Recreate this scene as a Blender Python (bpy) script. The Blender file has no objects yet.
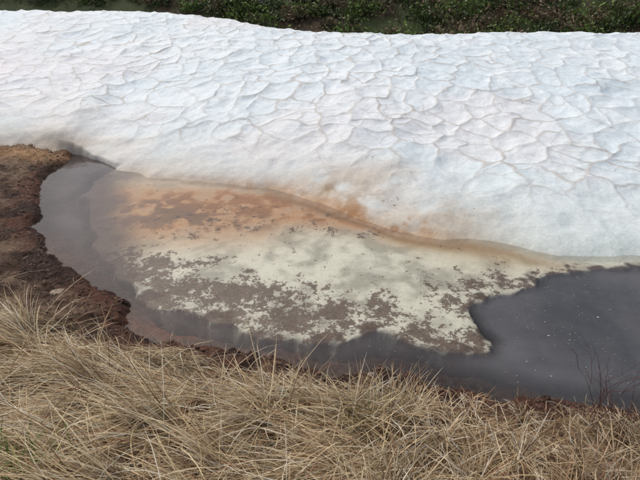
import bpy, math
import numpy as np
from mathutils import Vector
rng=np.random.default_rng(7)
sc=bpy.context.scene

# ---------------------------------------------------------------- helpers
def hash2(ix,iy,s):
    h=(ix.astype(np.int64)*374761393+iy.astype(np.int64)*668265263+s*1442695041)&0xffffffff
    h=((h^(h>>13))*1274126177)&0xffffffff
    h=((h^(h>>16))*2246822519)&0xffffffff
    h=h^(h>>15)
    return (h&0xffffff)/float(0xffffff)
def vnoise(x,y,s=0):
    ix=np.floor(x);iy=np.floor(y);fx=x-ix;fy=y-iy
    ux=fx*fx*fx*(fx*(fx*6-15)+10);uy=fy*fy*fy*(fy*(fy*6-15)+10)
    a=hash2(ix,iy,s);b=hash2(ix+1,iy,s);c=hash2(ix,iy+1,s);d=hash2(ix+1,iy+1,s)
    return (a*(1-ux)+b*ux)*(1-uy)+(c*(1-ux)+d*ux)*uy
def fbm(x,y,o=4,s=0):
    r=0;a=.5;t=0
    for i in range(o):
        r=r+a*vnoise(x,y,s+i*17);t+=a
        x,y=(x*1.64+y*1.18+3.1,-x*1.18+y*1.64+7.7);a*=.5
    return r/t          # 0..1
def sstep(a,b,x):
    t=np.clip((x-a)/(b-a),0,1);return t*t*(3-2*t)
def seg_dist(x,y,poly,closed=True):
    d=np.full(x.shape,1e9);n=len(poly)
    for i in range(n if closed else n-1):
        ax,ay=poly[i];bx,by=poly[(i+1)%n];vx,vy=bx-ax,by-ay
        t=np.clip(((x-ax)*vx+(y-ay)*vy)/(vx*vx+vy*vy),0,1)
        d=np.minimum(d,(x-ax-t*vx)**2+(y-ay-t*vy)**2)
    return np.sqrt(d)
def inside(x,y,poly):
    r=np.zeros(x.shape,bool);n=len(poly)
    for i in range(n):
        ax,ay=poly[i];bx,by=poly[(i+1)%n]
        if ay==by: continue
        c=((ay>y)!=(by>y))&(x<(bx-ax)*(y-ay)/(by-ay)+ax)
        r^=c
    return r
def sdist(x,y,poly):   # positive outside
    d=seg_dist(x,y,poly);return np.where(inside(x,y,poly),-d,d)
def voronoi(x,y,cell,s,jit=.85):
    gx=x/cell;gy=y/cell;ix=np.floor(gx);iy=np.floor(gy)
    best=np.full(x.shape,1e9);bx=np.zeros(x.shape);by=np.zeros(x.shape);cx=np.zeros(x.shape);cy=np.zeros(x.shape)
    pts=[]
    for j in (-2,-1,0,1,2):
        for i in (-2,-1,0,1,2):
            px=ix+i+.5+jit*(hash2(ix+i,iy+j,s)-.5)-gx
            py=iy+j+.5+jit*(hash2(ix+i,iy+j,s+91)-.5)-gy
            d=px*px+py*py;m=d<best
            best=np.where(m,d,best);bx=np.where(m,px,bx);by=np.where(m,py,by)
            cx=np.where(m,ix+i,cx);cy=np.where(m,iy+j,cy);pts.append((px,py))
    e=np.full(x.shape,1e9)
    for px,py in pts:
        dx=px-bx;dy=py-by;l=np.sqrt(dx*dx+dy*dy)
        ok=l>1e-5;l=np.where(ok,l,1)
        v=((px+bx)*.5*dx+(py+by)*.5*dy)/l
        e=np.where(ok,np.minimum(e,v),e)
    return e*cell,-bx*cell,-by*cell,hash2(cx,cy,s+5),hash2(cx,cy,s+6),hash2(cx,cy,s+8)

def add_mesh(name,V,F,attrs=None,smooth=False,mat=None):
    """V (n,3), F (m,k) numpy"""
    me=bpy.data.meshes.new(name);n=len(V);m,k=F.shape
    me.vertices.add(n);me.vertices.foreach_set('co',np.asarray(V,np.float32).ravel())
    me.loops.add(m*k);me.loops.foreach_set('vertex_index',F.astype(np.int32).ravel())
    me.polygons.add(m);me.polygons.foreach_set('loop_start',np.arange(0,m*k,k,dtype=np.int32))
    me.polygons.foreach_set('loop_total',np.full(m,k,np.int32))
    if smooth: me.polygons.foreach_set('use_smooth',np.ones(m,bool))
    for an,av in (attrs or {}).items():
        av=np.asarray(av,np.float32)
        if av.ndim==2:
            at=me.attributes.new(an,'FLOAT_COLOR','POINT')
            at.data.foreach_set('color',np.concatenate([av,np.ones((n,1),np.float32)],1).ravel())
        else:
            at=me.attributes.new(an,'FLOAT','POINT');at.data.foreach_set('value',av.ravel())
    me.update(calc_edges=True);me.validate()
    ob=bpy.data.objects.new(name,me);sc.collection.objects.link(ob)
    if mat: me.materials.append(mat)
    return ob
def grid_faces(nx,ny):
    i=np.arange(nx-1);j=np.arange(ny-1);I,J=np.meshgrid(i,j)
    a=(J*nx+I).ravel()
    return np.stack([a,a+1,a+nx+1,a+nx],1)
def axis(core0,core1,step,segs):
    """segs: list of (end,step) growing outward on both sides"""
    c=list(np.arange(core0,core1,step))
    lo=c[0];st=step;pre=[]
    for e,s2 in segs[0]:
        while lo>e: lo-=s2;pre.append(lo)
    post=[];hi=c[-1]
    for e,s2 in segs[1]:
        while hi<e: hi+=s2;post.append(hi)
    return np.array(pre[::-1]+c+post)
def lerp3(a,b,t): return a*(1-t[:,None])+b*t[:,None]
C=lambda *a:np.array(a)

# ---------------------------------------------------------------- materials
def newmat(name):
    m=bpy.data.materials.new(name);m.use_nodes=True
    nt=m.node_tree;b=nt.nodes['Principled BSDF']
    return m,nt,b
def N(nt,t,**k):
    n=nt.nodes.new(t)
    for a,v in k.items(): setattr(n,a,v)
    return n
def geo(nt): return nt.nodes.get('GEO') or N(nt,'ShaderNodeNewGeometry',name='GEO')
def noise(nt,scale,detail=6,rough=.6):
    n=N(nt,'ShaderNodeTexNoise');n.inputs['Scale'].default_value=scale;n.inputs['Detail'].default_value=detail;n.inputs['Roughness'].default_value=rough
    nt.links.new(geo(nt).outputs['Position'],n.inputs['Vector']);return n.outputs['Fac']
def mrange(nt,src,a,b,c=0,d=1):
    n=N(nt,'ShaderNodeMapRange');nt.links.new(src,n.inputs[0])
    for i,v in enumerate((a,b,c,d)): n.inputs[i+1].default_value=v
    return n.outputs[0]
def math2(nt,op,a,b):
    n=N(nt,'ShaderNodeMath',operation=op)
    for i,v in enumerate((a,b)):
        if isinstance(v,(int,float)): n.inputs[i].default_value=v
        else: nt.links.new(v,n.inputs[i])
    return n.outputs[0]
def mixc(nt,f,a,b,mode='MIX'):
    n=N(nt,'ShaderNodeMix',data_type='RGBA',blend_type=mode)
    for i,v in ((0,f),(6,a),(7,b)):
        if isinstance(v,(int,float)): n.inputs[i].default_value=v
        elif isinstance(v,tuple): n.inputs[i].default_value=v+(1,)
        else: nt.links.new(v,n.inputs[i])
    return n.outputs[2]
def attr(nt,name,o='Fac'):
    n=N(nt,'ShaderNodeAttribute',attribute_name=name);return n.outputs[o]
def bump(nt,b,h,strength,dist):
    n=N(nt,'ShaderNodeBump');n.inputs['Strength'].default_value=strength;n.inputs['Distance'].default_value=dist
    nt.links.new(h,n.inputs['Height']);nt.links.new(n.outputs[0],b.inputs['Normal'])

# snow
m_snow,nt,b=newmat('old_snow')
col=attr(nt,'Col','Color')
# fine mottling
col=mixc(nt,1.0,col,mixc(nt,mrange(nt,noise(nt,22,4,.7),.3,.7),(.88,.88,.89),(1.05,1.05,1.05)),'MULTIPLY')
edge=attr(nt,'edge')
line=math2(nt,'MULTIPLY',mrange(nt,edge,.002,.026,1,0),mrange(nt,noise(nt,1.6,4,.6),.34,.62,.3,.9))
line=math2(nt,'MULTIPLY',line,attr(nt,'lin'))
col=mixc(nt,line,col,(.40,.36,.32))
# specks of wind-blown dirt
sp=mrange(nt,noise(nt,75,2,.5),.68,.74,0,.55)
col=mixc(nt,sp,col,(.28,.22,.17))
# algae / silt crust
dn=math2(nt,'ADD',math2(nt,'MULTIPLY',noise(nt,5.0,5,.65),.42),math2(nt,'MULTIPLY',noise(nt,22,7,.75),.58))
thr=mrange(nt,attr(nt,'deb'),0,1,.64,.42)
dm=math2(nt,'SUBTRACT',dn,thr)
dm=mrange(nt,dm,-.010,.018,0,.9)
col=mixc(nt,dm,col,mixc(nt,mrange(nt,noise(nt,40,3,.6),.3,.7),(.045,.028,.021),(.17,.11,.082)))
nt.links.new(col,b.inputs['Base Color']);b.inputs['Roughness'].default_value=.62
b.inputs['Specular IOR Level'].default_value=.3
bump(nt,b,noise(nt,38,4,.65),.45,.012)

# ground
m_ground,nt,b=newmat('soil_and_thatch')
col=attr(nt,'Col','Color')
col=mixc(nt,1.0,col,mixc(nt,mrange(nt,noise(nt,28,6,.75),.32,.68),(.35,.33,.32),(1.5,1.45,1.4)),'MULTIPLY')
col=mixc(nt,mrange(nt,noise(nt,90,2,.6),.62,.70,0,.4),col,(.30,.22,.14))
nt.links.new(col,b.inputs['Base Color']);b.inputs['Roughness'].default_value=.85;b.inputs['Specular IOR Level'].default_value=.25
bump(nt,b,noise(nt,40,6,.75),1,.03)

def attr_mat(name,rough=.65,trans=0,spec=.3):
    m,nt,b=newmat(name);c=attr(nt,'Col','Color')
    c=mixc(nt,1.0,c,mixc(nt,mrange(nt,noise(nt,60,2,.6),.3,.7),(.8,.8,.8),(1.15,1.15,1.15)),'MULTIPLY')
    nt.links.new(c,b.inputs['Base Color']);b.inputs['Roughness'].default_value=rough;b.inputs['Specular IOR Level'].default_value=spec
    if trans:
        t=N(nt,'ShaderNodeBsdfTranslucent');nt.links.new(c,t.inputs[0])
        mx=N(nt,'ShaderNodeMixShader');mx.inputs[0].default_value=trans
        nt.links.new(b.outputs[0],mx.inputs[1]);nt.links.new(t.outputs[0],mx.inputs[2])
        nt.links.new(mx.outputs[0],nt.nodes['Material Output'].inputs[0])
    return m
m_grass=attr_mat('dry_straw',.55,.2)
m_leaf=attr_mat('shrub_leaves',.6,.15)
m_bark=attr_mat('bark',.8)
m_stone=attr_mat('stone',.85)

# water
m_water,nt,b=newmat('murky_water')
nt.nodes.remove(b)
tr=N(nt,'ShaderNodeBsdfTransparent');tr.inputs[0].default_value=(.95,.93,.89,1)
df=N(nt,'ShaderNodeBsdfDiffuse')
sxyz=N(nt,'ShaderNodeSeparateXYZ');nt.links.new(geo(nt).outputs['Position'],sxyz.inputs[0])
side=mrange(nt,sxyz.outputs[0],-1.5,1.4)
big=mrange(nt,noise(nt,1.3,6,.68),.35,.65)
mc=mixc(nt,side,mixc(nt,big,(.095,.076,.072),(.155,.128,.120)),mixc(nt,big,(.058,.060,.066),(.108,.108,.114)))  # murk tint by side; patchy sheen and reflection streaks painted into it
nt.links.new(mc,df.inputs[0])
m1=N(nt,'ShaderNodeMixShader');nt.links.new(attr(nt,'murk'),m1.inputs[0])
nt.links.new(tr.outputs[0],m1.inputs[1]);nt.links.new(df.outputs[0],m1.inputs[2])
gl=N(nt,'ShaderNodeBsdfGlossy');gl.inputs['Roughness'].default_value=.015
fr=N(nt,'ShaderNodeFresnel');fr.inputs[0].default_value=1.36
bp=N(nt,'ShaderNodeBump');bp.inputs['Strength'].default_value=.4;bp.inputs['Distance'].default_value=.012
nt.links.new(noise(nt,5,3,.5),bp.inputs['Height'])
nt.links.new(bp.outputs[0],gl.inputs['Normal']);nt.links.new(bp.outputs[0],fr.inputs['Normal'])
m2=N(nt,'ShaderNodeMixShader');nt.links.new(fr.outputs[0],m2.inputs[0])
nt.links.new(m1.outputs[0],m2.inputs[1]);nt.links.new(gl.outputs[0],m2.inputs[2])
nt.links.new(m2.outputs[0],nt.nodes['Material Output'].inputs[0])

# ---------------------------------------------------------------- layout (metres, water level z=0)
shore=[(-3.23,5.93),(-3.23,5.35),(-3.0,4.66),(-2.74,4.1),(-2.37,3.63),(-1.96,3.24),(-1.66,3.04),(-1.42,2.85),(-1.38,2.6),(-1.15,2.49),(-.79,2.42),(-.45,2.28),(-.19,2.26),(.09,2.16),(.37,2.21),(.61,2.14),(.77,2.05),(1.16,1.97),(1.44,1.94),(1.8,1.87),(2.6,1.85),(3.6,2.15),(4.6,2.9),(5.2,4.4),(5.3,7),(-3.1,7.5)]
shelf=[(-2.7,5.3),(-2.6,4.79),(-2.3,4.25),(-1.88,3.66),(-1.58,3.25),(-1.16,2.93),(-.73,2.70),(-.35,2.58),(.14,2.50),(.55,2.48),(1.02,2.44),(1.15,2.77),(1.27,3.01),(1.72,3.15),(2.55,3.36),(3.4,3.44),(5.2,3.44),(5.2,6),(-2,6)]
EX=[-60,-10,-4.4,-3.23,-2.7,-1.99,-1.38,-.78,-.21,.2,.57,1.0,1.36,1.75,2.04,2.39,2.7,4,5.5,9,60]
EY=[7,6.4,6.0,5.93,5.58,5.26,5.14,4.97,4.66,4.38,4.0,3.81,3.77,3.62,3.51,3.46,3.46,3.5,3.5,3.6,4]
yedge=lambda x:np.interp(x,EX,EY)
ycrest=lambda x:np.interp(x,[-14,-9,-4,-2.4,-1.2,.3,3.5,7,14],[13.4,13.2,12.9,12.3,11.3,10.4,10.6,10.7,10.9])
hcrest=lambda x:np.interp(x,[-14,-9,-4,-2.4,-1.2,.3,1.5,3.5,7,14],[1.12,1.12,1.10,1.02,.94,.90,.89,.89,.88,.86])

def ground_h(x,y):
    wob=(fbm(x*3,y*3,4,3)-.5)*.22+(fbm(x*14,y*14,3,9)-.5)*.08
    near=np.exp(-((np.abs(x)/8)**4+(np.abs(y-3)/7)**4))
    d=sdist(x,y,shore)+wob*near
    bank=.012+.048*sstep(0,.07,d)+.05*sstep(.05,.6,d)
    nearside=sstep(3.6,1.8,y)
    bank=bank+nearside*(.02*sstep(0,.08,d)+.30*sstep(.1,1.5,d))
    bank=bank+((fbm(x*2.2,y*2.2,3,21)-.5)*.07+(fbm(x*9,y*9,4,23)-.5)*.055+(fbm(x*30,y*30,3,27)-.5)*.03)*sstep(0,.2,d)
    z=np.where(d>0,np.maximum(bank,.012),-.28*sstep(0,-.5,d)-.012)
    # slope behind the snow
    back=sstep(9.5,19,y)*2.6+sstep(18,90,y)*22
    z=z+back
    # far terrain
    r=np.sqrt(x*x+(y-4)**2)
    z=z+(fbm(x*.05,y*.05,3,41)-.5)*6*sstep(18,80,r)
    return z,d

# ---- ground sheet
gx=axis(-4.6,3.4,.016,[[(-9,.06),(-20,.4),(-60,3),(-400,20)],[(8,.06),(20,.4),(60,3),(400,20)]])
gy=axis(.7,3.3,.013,[[(-2,.06),(-20,.6),(-60,3),(-400,20)],[(6.6,.025),(20,.12),(60,1.5),(400,15)]])
X,Y=np.meshgrid(gx,gy);x=X.ravel();y=Y.ravel()
z,d=ground_h(x,y)
GZ=z.reshape(X.shape)
def ground_at(px,py):
    i=np.clip(np.searchsorted(gx,px)-1,0,len(gx)-2);j=np.clip(np.searchsorted(gy,py)-1,0,len(gy)-2)
    fx=(px-gx[i])/(gx[i+1]-gx[i]);fy=(py-gy[j])/(gy[j+1]-gy[j])
    return (GZ[j,i]*(1-fx)+GZ[j,i+1]*fx)*(1-fy)+(GZ[j+1,i]*(1-fx)+GZ[j+1,i+1]*fx)*fy
n1=fbm(x*1.7,y*1.7,4,51);n2=fbm(x*7,y*7,4,52)
soil=lerp3(C(.070,.038,.026),C(.21,.145,.10),sstep(.3,.7,n2))
edgec=lerp3(C(.036,.018,.013),C(.105,.042,.026),sstep(.35,.65,n2))
thatch=lerp3(C(.24,.165,.09),C(.42,.32,.19),sstep(.3,.7,n1))
col=soil.copy()
gmask=sstep(2.65,2.25,y+(n1-.5)*.8)*sstep(.12,.3,d)
col=lerp3(col,thatch,gmask)
col=lerp3(col,edgec,sstep(.36,.06,d+(n1-.5)*.25)*.95)
# orange silt on the upper left of the shore
col=lerp3(col,C(.50,.31,.16),np.exp(-((x+3.7)/.5)**2-((y-5.8)/.2)**2)*.9)
# pond bed
bed=lerp3(C(.070,.052,.046),C(.12,.088,.075),sstep(.3,.7,n1))
red=np.clip(np.exp(-((x+1.0)/.38)**2-((y-2.68)/.14)**2)*1.0+np.exp(-((x+2.0)/.5)**2-((y-3.75)/.5)**2)*.4+np.exp(-((x+.2)/.9)**2-((y-2.4)/.12)**2)*.3,0,1)
bed=lerp3(bed,C(.34,.13,.07),red)
col=np.where((d<0)[:,None],bed,col)
veg=lerp3(C(.045,.065,.02),C(.085,.062,.038),sstep(.42,.62,fbm(x*.8,y*.8,4,61)))
col=lerp3(col,veg,sstep(9.5,11,y))
far=sstep(8,16,np.sqrt(x*x+(y-4)**2))
col=lerp3(col,lerp3(C(.05,.07,.025),C(.12,.11,.06),sstep(.3,.7,n1)),far*(y<9))
add_mesh('ground',np.stack([x,y,z],1),grid_faces(len(gx),len(gy)),{'Col':col},True,m_ground)

# ---- snow patch (with its submerged foot in the pond)
sx=axis(-4.2,4.2,.0155,[[(-9,.024),(-14,.08)],[(9,.024),(14,.08)]])
sy=axis(2.2,6.2,.0125,[[(2.1,.05)],[(9,.018),(12.6,.024),(16,.08)]])
X,Y=np.meshgrid(sx,sy);x=X.ravel();y=Y.ravel()
wx=(fbm(x*1.3,y*1.3,3,71)-.5)*.45;wy=(fbm(x*1.3,y*1.3,3,72)-.5)*.45
wx2=(fbm(x*7,y*7,2,73)-.5)*.06;wy2=(fbm(x*7,y*7,2,74)-.5)*.06
e1,cx,cy,r1,r2,r3=voronoi(x*.92+wx+wx2,y*.85+wy+wy2,.38,5)
e2,c2x,c2y,q1,q2,q3=voronoi(x+wx+wx2,y+wy+wy2,.23,15)
ye=yedge(x)+(fbm(x*2.3,y*2.3,3,81)-.5)*.20*(1-.6*sstep(1.5,2.3,x))
e=y-ye
yc=ycrest(x);s=(y-ye)/(yc-ye)
hc=hcrest(x)+(fbm(x*.5,y*.1,3,83)-.5)*.03
prof=np.where(s<1,1-np.clip(1-s,0,1)**1.3,1)
prof=np.where(s>1,1-np.clip(s-1,0,9)**1.4*14,prof)
lip=.030*sstep(-.02,.35,e)
base=hc*np.maximum(prof,-1.5)*(s>0)
ds=sdist(x,y,shelf)+(fbm(x*2.5,y*2.5,4,85)-.5)*.34
zs=-.016-.008*fbm(x*4,y*4,3,87)-np.clip(ds-.01,0,.5)*2.6
fade=sstep(.05,1.5,e)
amp=(.0125+.010*fbm(x*.6,y*.6,2,91))*(.12+.88*fade)
r=np.sqrt(cx*cx+cy*cy)
cup=amp*(1.0*np.exp(-e1/.065)+.45*np.exp(-e2/.055)+(r1-.5)*.3)+amp*((r2-.5)*cx+(r3-.5)*cy)*2.4+.35*np.minimum(r,.25)**2*amp/.03
und=(fbm(x*.7,y*.7,3,93)-.5)*.14*sstep(0,1.5,e)*(1-.75*sstep(.6,1,s))+(fbm(x*2.6,y*2.6,3,94)-.5)*.06*sstep(0,.5,e)+(fbm(x*11,y*11,3,95)-.5)*.010
pw=sstep(-3.45,-2.85,x)*sstep(5.5,4.9,x)      # 1 where the snow meets the pond
left=.17*(1-pw)*(1-sstep(.4,3.0,e))
zin=np.where(e>0,zs*sstep(.18,0,e),zs)
zout=(-.02-.6*sstep(-.15,-.7,e))*sstep(.5,0,e)
z=zin*pw+zout*(1-pw)+np.where(e>0,base+lip+cup*sstep(0,.25,e)+und,lip)+left*sstep(-.3,.35,e)
z=np.where(y<2.3,-.8,z)
# colour
n1=fbm(x*1.1,y*1.1,4,101);n2=fbm(x*4,y*4,5,102);n3=fbm(x*.5,y*.5,3,103);n4=fbm(x*9,y*9,5,104)
white=lerp3(C(.62,.70,.735),C(.72,.775,.795),sstep(.3,.7,n1*.6+n2*.4))
col=white
# pinkish snow algae
col=lerp3(col,C(.73,.645,.635),sstep(.54,.72,n3)*.28)
col=lerp3(col,C(.72,.56,.57),np.exp(-((x+6)/1.4)**2-((y-8.6)/1.0)**2)*.35)
g=lambda a,bb,sa,sb:np.exp(-((x-a)/sa)**2-((y-bb)/sb)**2)
# wet, grey margin
wetL=np.exp(-np.clip(e,0,9)/(.42+.35*n2))*sstep(2.2,.6,x)
wetR=np.exp(-np.clip(e,0,9)/(.6+.6*n1))*sstep(.2,1.8,x)
col=lerp3(col,C(.46,.40,.32),wetL*.85)
col=lerp3(col,C(.52,.57,.53),wetR*.85)
tan=np.clip(g(.3,4.85,.75,.35)+g(1.2,4.1,.5,.25)+g(-3.3,6.1,1.0,.2)*.6,0,1)*sstep(.2,.6,n2+.12)
col=lerp3(col,C(.45,.35,.25),tan*.7*(e>0))
under=sstep(.05,-.05,e)*pw
pale=lerp3(C(.42,.43,.38),C(.73,.75,.68),sstep(.30,.60,n2*.5+n4*.5))
col=lerp3(col,pale,under)
O=np.clip(g(-1.45,4.6,.8,.45)*1.3+g(-.75,4.5,.7,.34)*1.1+g(-.1,4.45,.5,.26)*1.0+g(.4,4.15,.4,.18)*.9+g(.95,3.85,.4,.12)*.8+g(-2.3,4.8,.5,.5)*.8+g(-1.9,4.0,.5,.45)*.8+g(-.9,3.95,.6,.28)*.5,0,1)
O=np.clip(O*(.15+.85*n2+.80*n4),0,1)*sstep(.40,-.05,e)
col=lerp3(col,C(.55,.315,.150),O*.95)
deep=np.clip((g(-1.3,4.6,.7,.38)+g(-.5,4.55,.5,.25)+g(.25,4.3,.35,.14)+g(.75,4.02,.35,.12))*sstep(.42,.66,n2*.35+n4*.65)*1.5,0,1)
col=lerp3(col,C(.33,.150,.050),deep*.85)
deep2=np.clip((g(-1.9,4.4,.6,.4)+g(-1.0,4.2,.7,.2)+g(-2.4,4.4,.35,.35))*sstep(.46,.64,n4*.65+n2*.35)*1.4,0,1)
col=lerp3(col,C(.17,.115,.085),deep2*.7*under)
# ochre line at the snow/water boundary
w=np.exp(-((e+.05)/(.04+.08*n2))**2)*sstep(-1.0,.0,x)*sstep(2.5,1.2,x)
col=lerp3(col,C(.27,.16,.07),w*.9)
col=lerp3(col,C(.46,.34,.18),np.exp(-np.abs(e+.12)/.16)*sstep(.2,1,x)*sstep(2.5,1.7,x)*.6)
col=lerp3(col,C(.29,.19,.10),np.clip(g(.40,4.50,.28,.15)+g(.05,4.75,.3,.08),0,1)*sstep(.35,.6,n2*.5+n4*.5)*(e>-.05)*.75)
w2=np.exp(-((e-.03)/.05)**2)*sstep(-3,-2.5,x)*sstep(.3,-.8,x)
col=lerp3(col,C(.30,.24,.16),w2*.5*sstep(.4,.6,n2))
# submerged edge fades into dark silt
rag=ds+(n4-.5)*.42
col=lerp3(col,C(.10,.075,.065),sstep(-.06,.03,rag)*under)
col=lerp3(col,C(.19,.14,.115),sstep(-.62,-.05,ds+(n2-.5)*.4)*under*sstep(-1.35,-2.0,x)*.95)
col=lerp3(col,C(.42,.33,.24),(1-sstep(0,.2,e))*(1-pw)*.7)
# debris density
band=sstep(-.85,-.15,ds+(n2-.5)*.3)*sstep(3.85,3.2,y+.12*x)
deb=.38*band+.14*sstep(3.9,3.0,y+.15*x)+.2
deb=deb+g(-.55,3.06,.36,.14)*.34+g(.1,2.84,.5,.10)*.20+g(-1.45,3.42,.35,.18)*.22-g(1.0,2.75,.3,.35)*.12+g(-1.15,3.12,.2,.1)*.14
deb=deb+.36*g(-1.1,4.2,.9,.3)+.28*g(.3,4.0,.5,.14)+.17*g(1.3,3.2,.3,.1)
deb=deb*under*sstep(.2,-.05,ds)
deb=np.clip(deb+.34*g(.50,4.4,.35,.18)*(e>-.1)+.28*g(-.2,4.75,.4,.1)*(e>-.05),0,1)
lin=sstep(.3,1.4,e)*(.55+.45*sstep(.3,.6,n3))
eline=np.minimum(e1,e2+.004+.02*(1-q1))
add_mesh('snow_patch',np.stack([x,y,z],1),grid_faces(len(sx),len(sy)),{'Col':col,'edge':eline,'deb':deb,'lin':lin},True,m_snow)

# ---- pond water
wxs=np.linspace(-3.7,5.6,300);wys=np.linspace(1.6,6.6,180)
X,Y=np.meshgrid(wxs,wys);x=X.ravel();y=Y.ravel()
ds=sdist(x,y,shelf)+(fbm(x*2.5,y*2.5,4,85)-.5)*.34;dsh=sdist(x,y,shore)
murk=.64*sstep(-.04,.15,ds)*sstep(.05,-.30,dsh)+.04
murk=murk*(.75+.5*fbm(x*1.5,y*1.5,3,111))+.26*sstep(.9,1.4,x)*sstep(-.04,.15,ds)
murk=murk+.38*sstep(-.50,.05,ds)*sstep(.1,-.04,ds)*sstep(-1.3,-1.9,x)
murk=murk-.24*np.exp(-((x+1.0)/.45)**2-((y-2.68)/.16)**2)
add_mesh('pond_water',np.stack([x,y,0*x],1),grid_faces(300,180),{'murk':np.clip(murk,.04,.9)},True,m_water)

# floating specks
n=2400
px=rng.uniform(-2.6,4,n);py=rng.uniform(2,3.6,n)
keep=(sdist(px,py,shore)<-.12)&(rng.random(n)<np.where(px>1,.9,.3)*(.3+fbm(px*2,py*2,3,7)));px=px[keep];py=py[keep];n=len(px)
r=rng.uniform(.0012,.0034,n)*(1+1.2*(rng.random(n)<.05))
ang=np.arange(6)/6*2*np.pi
jr=rng.uniform(.6,1.2,(n,6))
V=np.stack([px[:,None]+r[:,None]*jr*np.cos(ang)*1.5,py[:,None]+r[:,None]*jr*np.sin(ang),np.full((n,6),.003)],2).reshape(-1,3)
cc=lerp3(C(.18,.15,.11),C(.46,.46,.42),rng.random(n));cc=np.repeat(cc,6,0)
add_mesh('floating_debris',V,np.arange(n*6).reshape(n,6),{'Col':cc},False,m_stone)

# ---------------------------------------------------------------- grass
def blades(root,az,l0,l1,L,W,col,K=5,lift=.004,curl=None):
    n=len(root);P=np.zeros((n,K+1,3));P[:,0]=root
    if curl is None: curl=np.zeros(n)
    t=(np.arange(K)+.5)/K
    for k in range(K):
        a=l0+(l1-l0)*t[k];az_k=az+curl*t[k]
        P[:,k+1,0]=P[:,k,0]+np.sin(a)*np.cos(az_k)*L/K
        P[:,k+1,1]=P[:,k,1]+np.sin(a)*np.sin(az_k)*L/K
        P[:,k+1,2]=P[:,k,2]+np.cos(a)*L/K
    gz=ground_at(P[:,:,0].ravel(),P[:,:,1].ravel()).reshape(n,K+1)
    gz=np.maximum(gz,.0)
    lf=np.broadcast_to(np.asarray(lift),(n,))[:,None]*np.ones(K+1);lf=lf.copy();lf[:,0]=-.01
    P[:,:,2]=np.maximum(P[:,:,2],gz+lf)
    roll=rng.uniform(-.9,.9,n)
    S=np.stack([-np.sin(az)*np.cos(roll),np.cos(az)*np.cos(roll),np.sin(roll)],1)
    wt=np.array([.8,1,.95,.8,.55,.12]) if K==5 else np.linspace(1,.2,K+1)
    off=S[:,None,:]*(W[:,None]*wt)[:,:,None]*.5
    V=np.stack([P-off,P+off],2).reshape(-1,3)
    b0=(np.arange(n)*(K+1)*2)[:,None]+(np.arange(K)*2)[None]
    F=np.stack([b0,b0+1,b0+3,b0+2],2).reshape(-1,4)
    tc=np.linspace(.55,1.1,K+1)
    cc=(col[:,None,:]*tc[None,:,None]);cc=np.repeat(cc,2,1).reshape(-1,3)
    return V,F,cc
def merge(parts):
    Vs=[];Fs=[];Cs=[];o=0
    for V,F,c in parts:
        Vs.append(V);Fs.append(F+o);Cs.append(c);o+=len(V)
    return np.concatenate(Vs),np.concatenate(Fs),np.concatenate(Cs)
def straw(n,px=None):
    t=rng.random(n);c=lerp3(C(.50,.35,.18),C(.86,.71,.46),t)
    m=rng.random(n)<.24;c[m]=lerp3(C(.22,.12,.065),C(.42,.24,.13),rng.random(m.sum()))
    m=rng.random(n)<.16;c[m]=C(.90,.82,.64)*rng.uniform(.85,1.0,(m.sum(),1))
    if px is not None:   # the right side is browner and greyer
        k=sstep(.0,1.5,px)*.75
        c=lerp3(c,c*C(.70,.64,.64),k)
    return c
parts=[]
def glimit(px):
    return np.interp(px,[-6,-2.0,-1.4,-1.0,5],[2.42,2.40,2.36,2.5,2.6])
def gmaskf(px,py,off=0):
    d=sdist(px,py,shore)+(fbm(px*3,py*3,2,3)-.5)*.2
    nn=fbm(px*1.7,py*1.7,4,51)
    lim=glimit(px)+(nn-.5)*.7
    return (d>.15+off)&(py<lim)
# lying thatch
n=42000
px=rng.uniform(-4.2,4.2,n);py=rng.uniform(.3,2.7,n)
k=gmaskf(px,py);px=px[k];py=py[k];n=len(px)
gz=ground_at(px,py)
lw=sstep(.6,-.6,px+ (fbm(px*1.2,py*1.2,2,131)-.5)*1.6)       # 1 = combed left part
az=np.where(rng.random(n)<.25+.65*lw, np.radians(205)+rng.normal(0,.33,n)+(fbm(px*1.5,py*1.5,2,133)-.5)*2.0, rng.uniform(0,2*np.pi,n))
L=rng.uniform(.10,.28,n)*(1+.7*lw)
d=sdist(px,py,shore);L*=np.clip(d/.5,.3,1)
lift=rng.uniform(.003,.07,n)*np.clip(d/.5,.2,1)
patch=.72+.5*fbm(px*2.2,py*2.2,3,171)
parts.append(blades(np.stack([px,py,gz],1),az,rng.uniform(.6,1.4,n),rng.uniform(1.5,1.9,n),L,rng.uniform(.0022,.0052,n),straw(n,px)*patch[:,None],5,lift,rng.normal(0,.5,n)))
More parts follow.
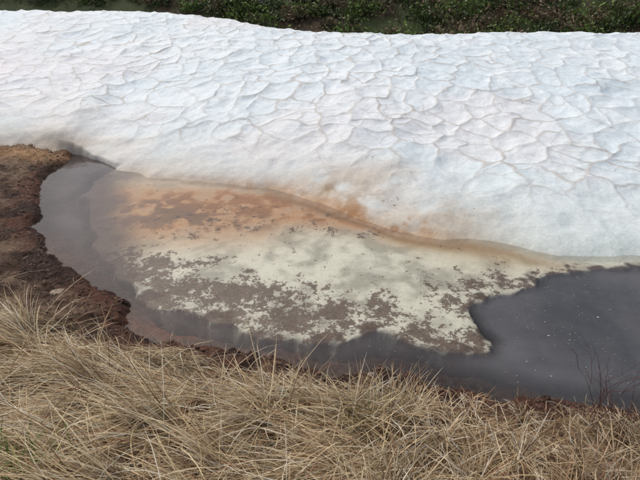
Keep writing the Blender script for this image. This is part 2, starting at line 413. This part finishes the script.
# tussocks
nc=300
cx=rng.uniform(-4,4.2,nc);cy=rng.uniform(.4,2.5,nc);k=gmaskf(cx,cy,.06);cx=cx[k];cy=cy[k]
for a,bb in zip(cx,cy):
    m=rng.integers(40,95)
    lw=float(sstep(.5,-.7,np.array([a]))[0])
    rr=rng.normal(0,.05,m);th=rng.uniform(0,2*np.pi,m)
    qx=a+np.abs(rr)*np.cos(th);qy=bb+np.abs(rr)*np.sin(th)
    qz=ground_at(qx,qy)
    maz=np.radians(208+rng.normal(0,24))
    az=np.where(rng.random(m)<.15+.78*lw,maz+rng.normal(0,.22,m),th)
    L=rng.uniform(.14,.32,m)*(1+.9*lw)*rng.uniform(.75,1.15)
    dd=float(sdist(np.array([a]),np.array([bb]),shore)[0])
    L*=min(1,max(.3,dd/.55))
    l0=rng.uniform(.1,.6,m)+.45*lw+(.3 if dd<.3 else 0);l1=l0+rng.uniform(.5,1.3,m)
    c=straw(m,qx)*rng.uniform(.65,1.1)
    if rng.random()<.035: c=lerp3(c,np.tile(C(.20,.24,.07),(m,1)),rng.uniform(.1,.8,m))
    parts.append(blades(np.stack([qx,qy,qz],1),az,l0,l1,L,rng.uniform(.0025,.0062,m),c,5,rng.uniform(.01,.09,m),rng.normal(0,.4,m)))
# a little fresh green in the lower left
n=160;px=rng.normal(-1.22,.10,n);py=rng.normal(1.18,.06,n)
parts.append(blades(np.stack([px,py,ground_at(px,py)+.03],1),rng.uniform(0,6.28,n),rng.uniform(0,.6,n),rng.uniform(.7,1.5,n),rng.uniform(.08,.2,n),rng.uniform(.003,.006,n),np.tile(C(.16,.26,.05),(n,1))*rng.uniform(.7,1.4,(n,1))))
# litter on bare left bank and on the rim
n=17000
px=rng.uniform(-5.5,3,n);py=rng.uniform(1.5,6.2,n);d=sdist(px,py,shore);k=(d>.05)&(rng.random(n)<.2+.8*fbm(px*2,py*2,3,141)**2)&((px<-1.2)|(d<.4));px=px[k];py=py[k];n=len(px)
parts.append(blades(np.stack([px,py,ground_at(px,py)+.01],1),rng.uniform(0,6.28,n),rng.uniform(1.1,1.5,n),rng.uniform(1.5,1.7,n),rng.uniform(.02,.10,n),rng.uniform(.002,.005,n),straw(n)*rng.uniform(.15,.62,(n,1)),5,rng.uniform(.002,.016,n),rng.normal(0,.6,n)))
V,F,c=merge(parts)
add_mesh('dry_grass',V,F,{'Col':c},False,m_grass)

# ---------------------------------------------------------------- crumbs of peat along the shore
import bmesh
def blob(center,scale,seed,sub=2,rough=.35):
    bm=bmesh.new();bmesh.ops.create_icosphere(bm,subdivisions=sub,radius=1)
    V=np.array([v.co[:] for v in bm.verts]);F=np.array([[v.index for v in f.verts] for f in bm.faces]);bm.free()
    nn=fbm(V[:,0]*1.3+seed*3.7+V[:,2],V[:,1]*1.3+seed*1.9-V[:,2]*.7,3,int(seed)%97)
    V=V*(1+rough*2*(nn-.5))[:,None];return V*np.array(scale)+np.array(center),F
parts=[]
for i in range(1500):
    k=rng.integers(0,21);t=rng.random();a=shore[k];b2=shore[k+1]
    nx,ny=-(b2[1]-a[1]),(b2[0]-a[0]);l=math.hypot(nx,ny)
    o=abs(rng.normal(0,.16))
    qx=a[0]+(b2[0]-a[0])*t+nx/l*-o;qy=a[1]+(b2[1]-a[1])*t-ny/l*-o*-1
    if sdist(np.array([qx]),np.array([qy]),shore)[0]<.0: continue
    z0=float(ground_at(np.array([qx]),np.array([qy]))[0])
    if z0<.02: continue
    s_=rng.uniform(.003,.011)
    V,F=blob((qx,qy,z0),(s_*rng.uniform(.8,1.9),s_*rng.uniform(.8,1.5),s_*.8),i,1,.8)
    c=C(.065,.036,.025)*rng.uniform(.5,1.8)
    parts.append((V,F,np.tile(c,(len(V),1))))
V,F,c=merge(parts);add_mesh('peat_crumbs',V,F,{'Col':c},False,m_stone)

# ---------------------------------------------------------------- stones
def stone(center,scale,seed,colr):
    V,F=blob(center,scale,seed,3,.28)
    return add_mesh('stone',V,F,{'Col':np.tile(C(*colr),(len(V),1))*(.8+.4*fbm(V[:,0]*30,V[:,1]*30,3,4))[:,None]},False,m_stone)
stone((-1.93,2.90,float(ground_at(np.array([-1.93]),np.array([2.9]))[0])+.006),(.06,.04,.014),3,(.26,.20,.15))
stone((.30,2.08,.07),(.028,.022,.02),8,(.20,.16,.13))
stone((.22,2.60,.004),(.018,.012,.006),9,(.55,.52,.46))
stone((-1.55,13.9,float(ground_at(np.array([-1.55]),np.array([13.9]))[0])+.1),(.22,.2,.17),12,(.25,.22,.19))

# ---------------------------------------------------------------- twigs
def tube(p0,p1,r0,r1):
    p0=Vector(p0);p1=Vector(p1);d=(p1-p0).normalized();u=d.orthogonal().normalized();w=d.cross(u)
    V=[];
    for p,r in((p0,r0),(p1,r1)):
        for k in range(4):
            a=k*math.pi/2;V.append(tuple(p+(u*math.cos(a)+w*math.sin(a))*r))
    return np.array(V),np.array([[k,(k+1)%4,4+(k+1)%4,4+k] for k in range(4)])
def twig(root,d,L,r,depth,out,colr,rg):
    p=Vector(root);d=Vector(d).normalized();n=5
    for i in range(n):
        q=p+d*(L/n)
        V,F=tube(p,q,r*(1-.15*i),r*(1-.15*(i+1)));out.append((V,F,np.tile(colr,(len(V),1))))
        p=q;d=(d+Vector(rg.normal(0,.13,3))).normalized()
        if depth>0 and i>=1 and rg.random()<.7:
            dd=(d+Vector(rg.normal(0,.45,3))).normalized();dd.z=abs(dd.z)
            twig(p,dd,L*.5,r*.6,depth-1,out,colr,rg)
def twig_shrub(x0,y0,h,n,colr,seed):
    rg=np.random.default_rng(seed)
    out=[];z0=float(ground_at(np.array([x0]),np.array([y0]))[0])
    for i in range(n):
        twig((x0+rg.normal(0,.04),y0+rg.normal(0,.03),z0),(rg.normal(-.12,.3),rg.normal(.1,.2),1),h*rg.uniform(.6,1),.0022,2,out,C(*colr),rg)
    V,F,c=merge(out);add_mesh('bare_twig_shrub',V,F,{'Col':c},True,m_bark)
twig_shrub(1.38,1.68,.42,6,(.10,.045,.04),1)
twig_shrub(1.56,1.74,.38,6,(.11,.055,.045),2)
twig_shrub(.66,1.92,.24,4,(.13,.07,.05),3)
twig_shrub(1.05,1.76,.22,4,(.14,.08,.06),4)
out=[];twig((.46,5.2,.24),(.9,.2,.25),.13,.005,1,out,C(.05,.035,.03),np.random.default_rng(5));V,F,c=merge(out);add_mesh('fallen_twig',V,F,{'Col':c},True,m_bark)

# ---------------------------------------------------------------- shrub thicket behind the snow
parts=[]
for i in range(1500):
    a=rng.uniform(-18,20);bb=rng.uniform(11.4,17.5)
    if bb<ycrest(np.array([a]))[0]+.85: continue
    R=rng.uniform(.15,.5);z0=float(ground_at(np.array([a]),np.array([bb]))[0])
    m=int(230*R/.5)
    th=rng.uniform(0,2*np.pi,m);ph=np.arccos(rng.uniform(-.1,1,m));rr=R*rng.uniform(.45,1.1,m)*(1+.3*np.sin(3*th+i))
    c0=np.stack([a+rr*np.sin(ph)*np.cos(th),bb+rr*np.sin(ph)*np.sin(th),z0+rr*np.cos(ph)*.75],1)
    u=rng.normal(0,1,(m,3));u/=np.linalg.norm(u,axis=1)[:,None]
    v=np.cross(u,rng.normal(0,1,(m,3)));v/=np.linalg.norm(v,axis=1)[:,None]
    s1=rng.uniform(.025,.06,m)[:,None];s2=s1*.5
    V=np.stack([c0-u*s1,c0-v*s2,c0+u*s1,c0+v*s2],1).reshape(-1,3)
    F=np.arange(m*4).reshape(m,4)
    kind=rng.random()
    bc=C(.07,.11,.03) if kind<.38 else (C(.15,.22,.05) if kind<.66 else C(.20,.145,.085))
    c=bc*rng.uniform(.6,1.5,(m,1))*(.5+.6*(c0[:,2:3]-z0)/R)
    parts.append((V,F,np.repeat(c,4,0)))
    for q in range(5): 
        t1=Vector((a,bb,z0-.05));t2=t1+Vector((rng.normal(0,.4)*R,rng.normal(0,.4)*R,R*.95))
        VV,FF=tube(t1,t2,.012,.004);parts.append((VV,FF,np.tile(C(.14,.10,.07),(8,1))))
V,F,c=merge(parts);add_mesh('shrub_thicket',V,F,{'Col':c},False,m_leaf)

# ---------------------------------------------------------------- light
el=math.radians(55);azs=math.radians(-40)   # azimuth measured from +Y toward +X
w=bpy.data.worlds.new('World');sc.world=w;w.use_nodes=True;nt=w.node_tree
sky=nt.nodes.new('ShaderNodeTexSky');sky.sky_type='NISHITA';sky.sun_disc=False
sky.sun_elevation=el;sky.sun_rotation=azs;sky.dust_density=5;sky.air_density=1.0;sky.ozone_density=1
hs=nt.nodes.new('ShaderNodeHueSaturation');hs.inputs['Saturation'].default_value=.6;hs.inputs['Value'].default_value=1.0
nt.links.new(sky.outputs[0],hs.inputs['Color'])
bg=nt.nodes['Background'];nt.links.new(hs.outputs[0],bg.inputs[0]);bg.inputs[1].default_value=.146
sl=bpy.data.lights.new('sun','SUN');sl.energy=1.35;sl.angle=math.radians(16);sl.color=(1,.97,.92)
so=bpy.data.objects.new('sun',sl);sc.collection.objects.link(so)
dirv=Vector((math.sin(azs)*math.cos(el),math.cos(azs)*math.cos(el),math.sin(el)))
so.rotation_euler=(-dirv).to_track_quat('-Z','Y').to_euler()
sc.view_settings.view_transform='Standard';sc.view_settings.look='None';sc.view_settings.exposure=0

# ---------------------------------------------------------------- camera
cd=bpy.data.cameras.new('camera');cam=bpy.data.objects.new('camera',cd);sc.collection.objects.link(cam)
cd.sensor_width=36;cd.lens=36*483/640;cd.clip_end=2000;cd.clip_start=.05
cam.location=(0,0,2.2);cam.rotation_euler=(math.radians(60),0,0)
sc.camera=cam
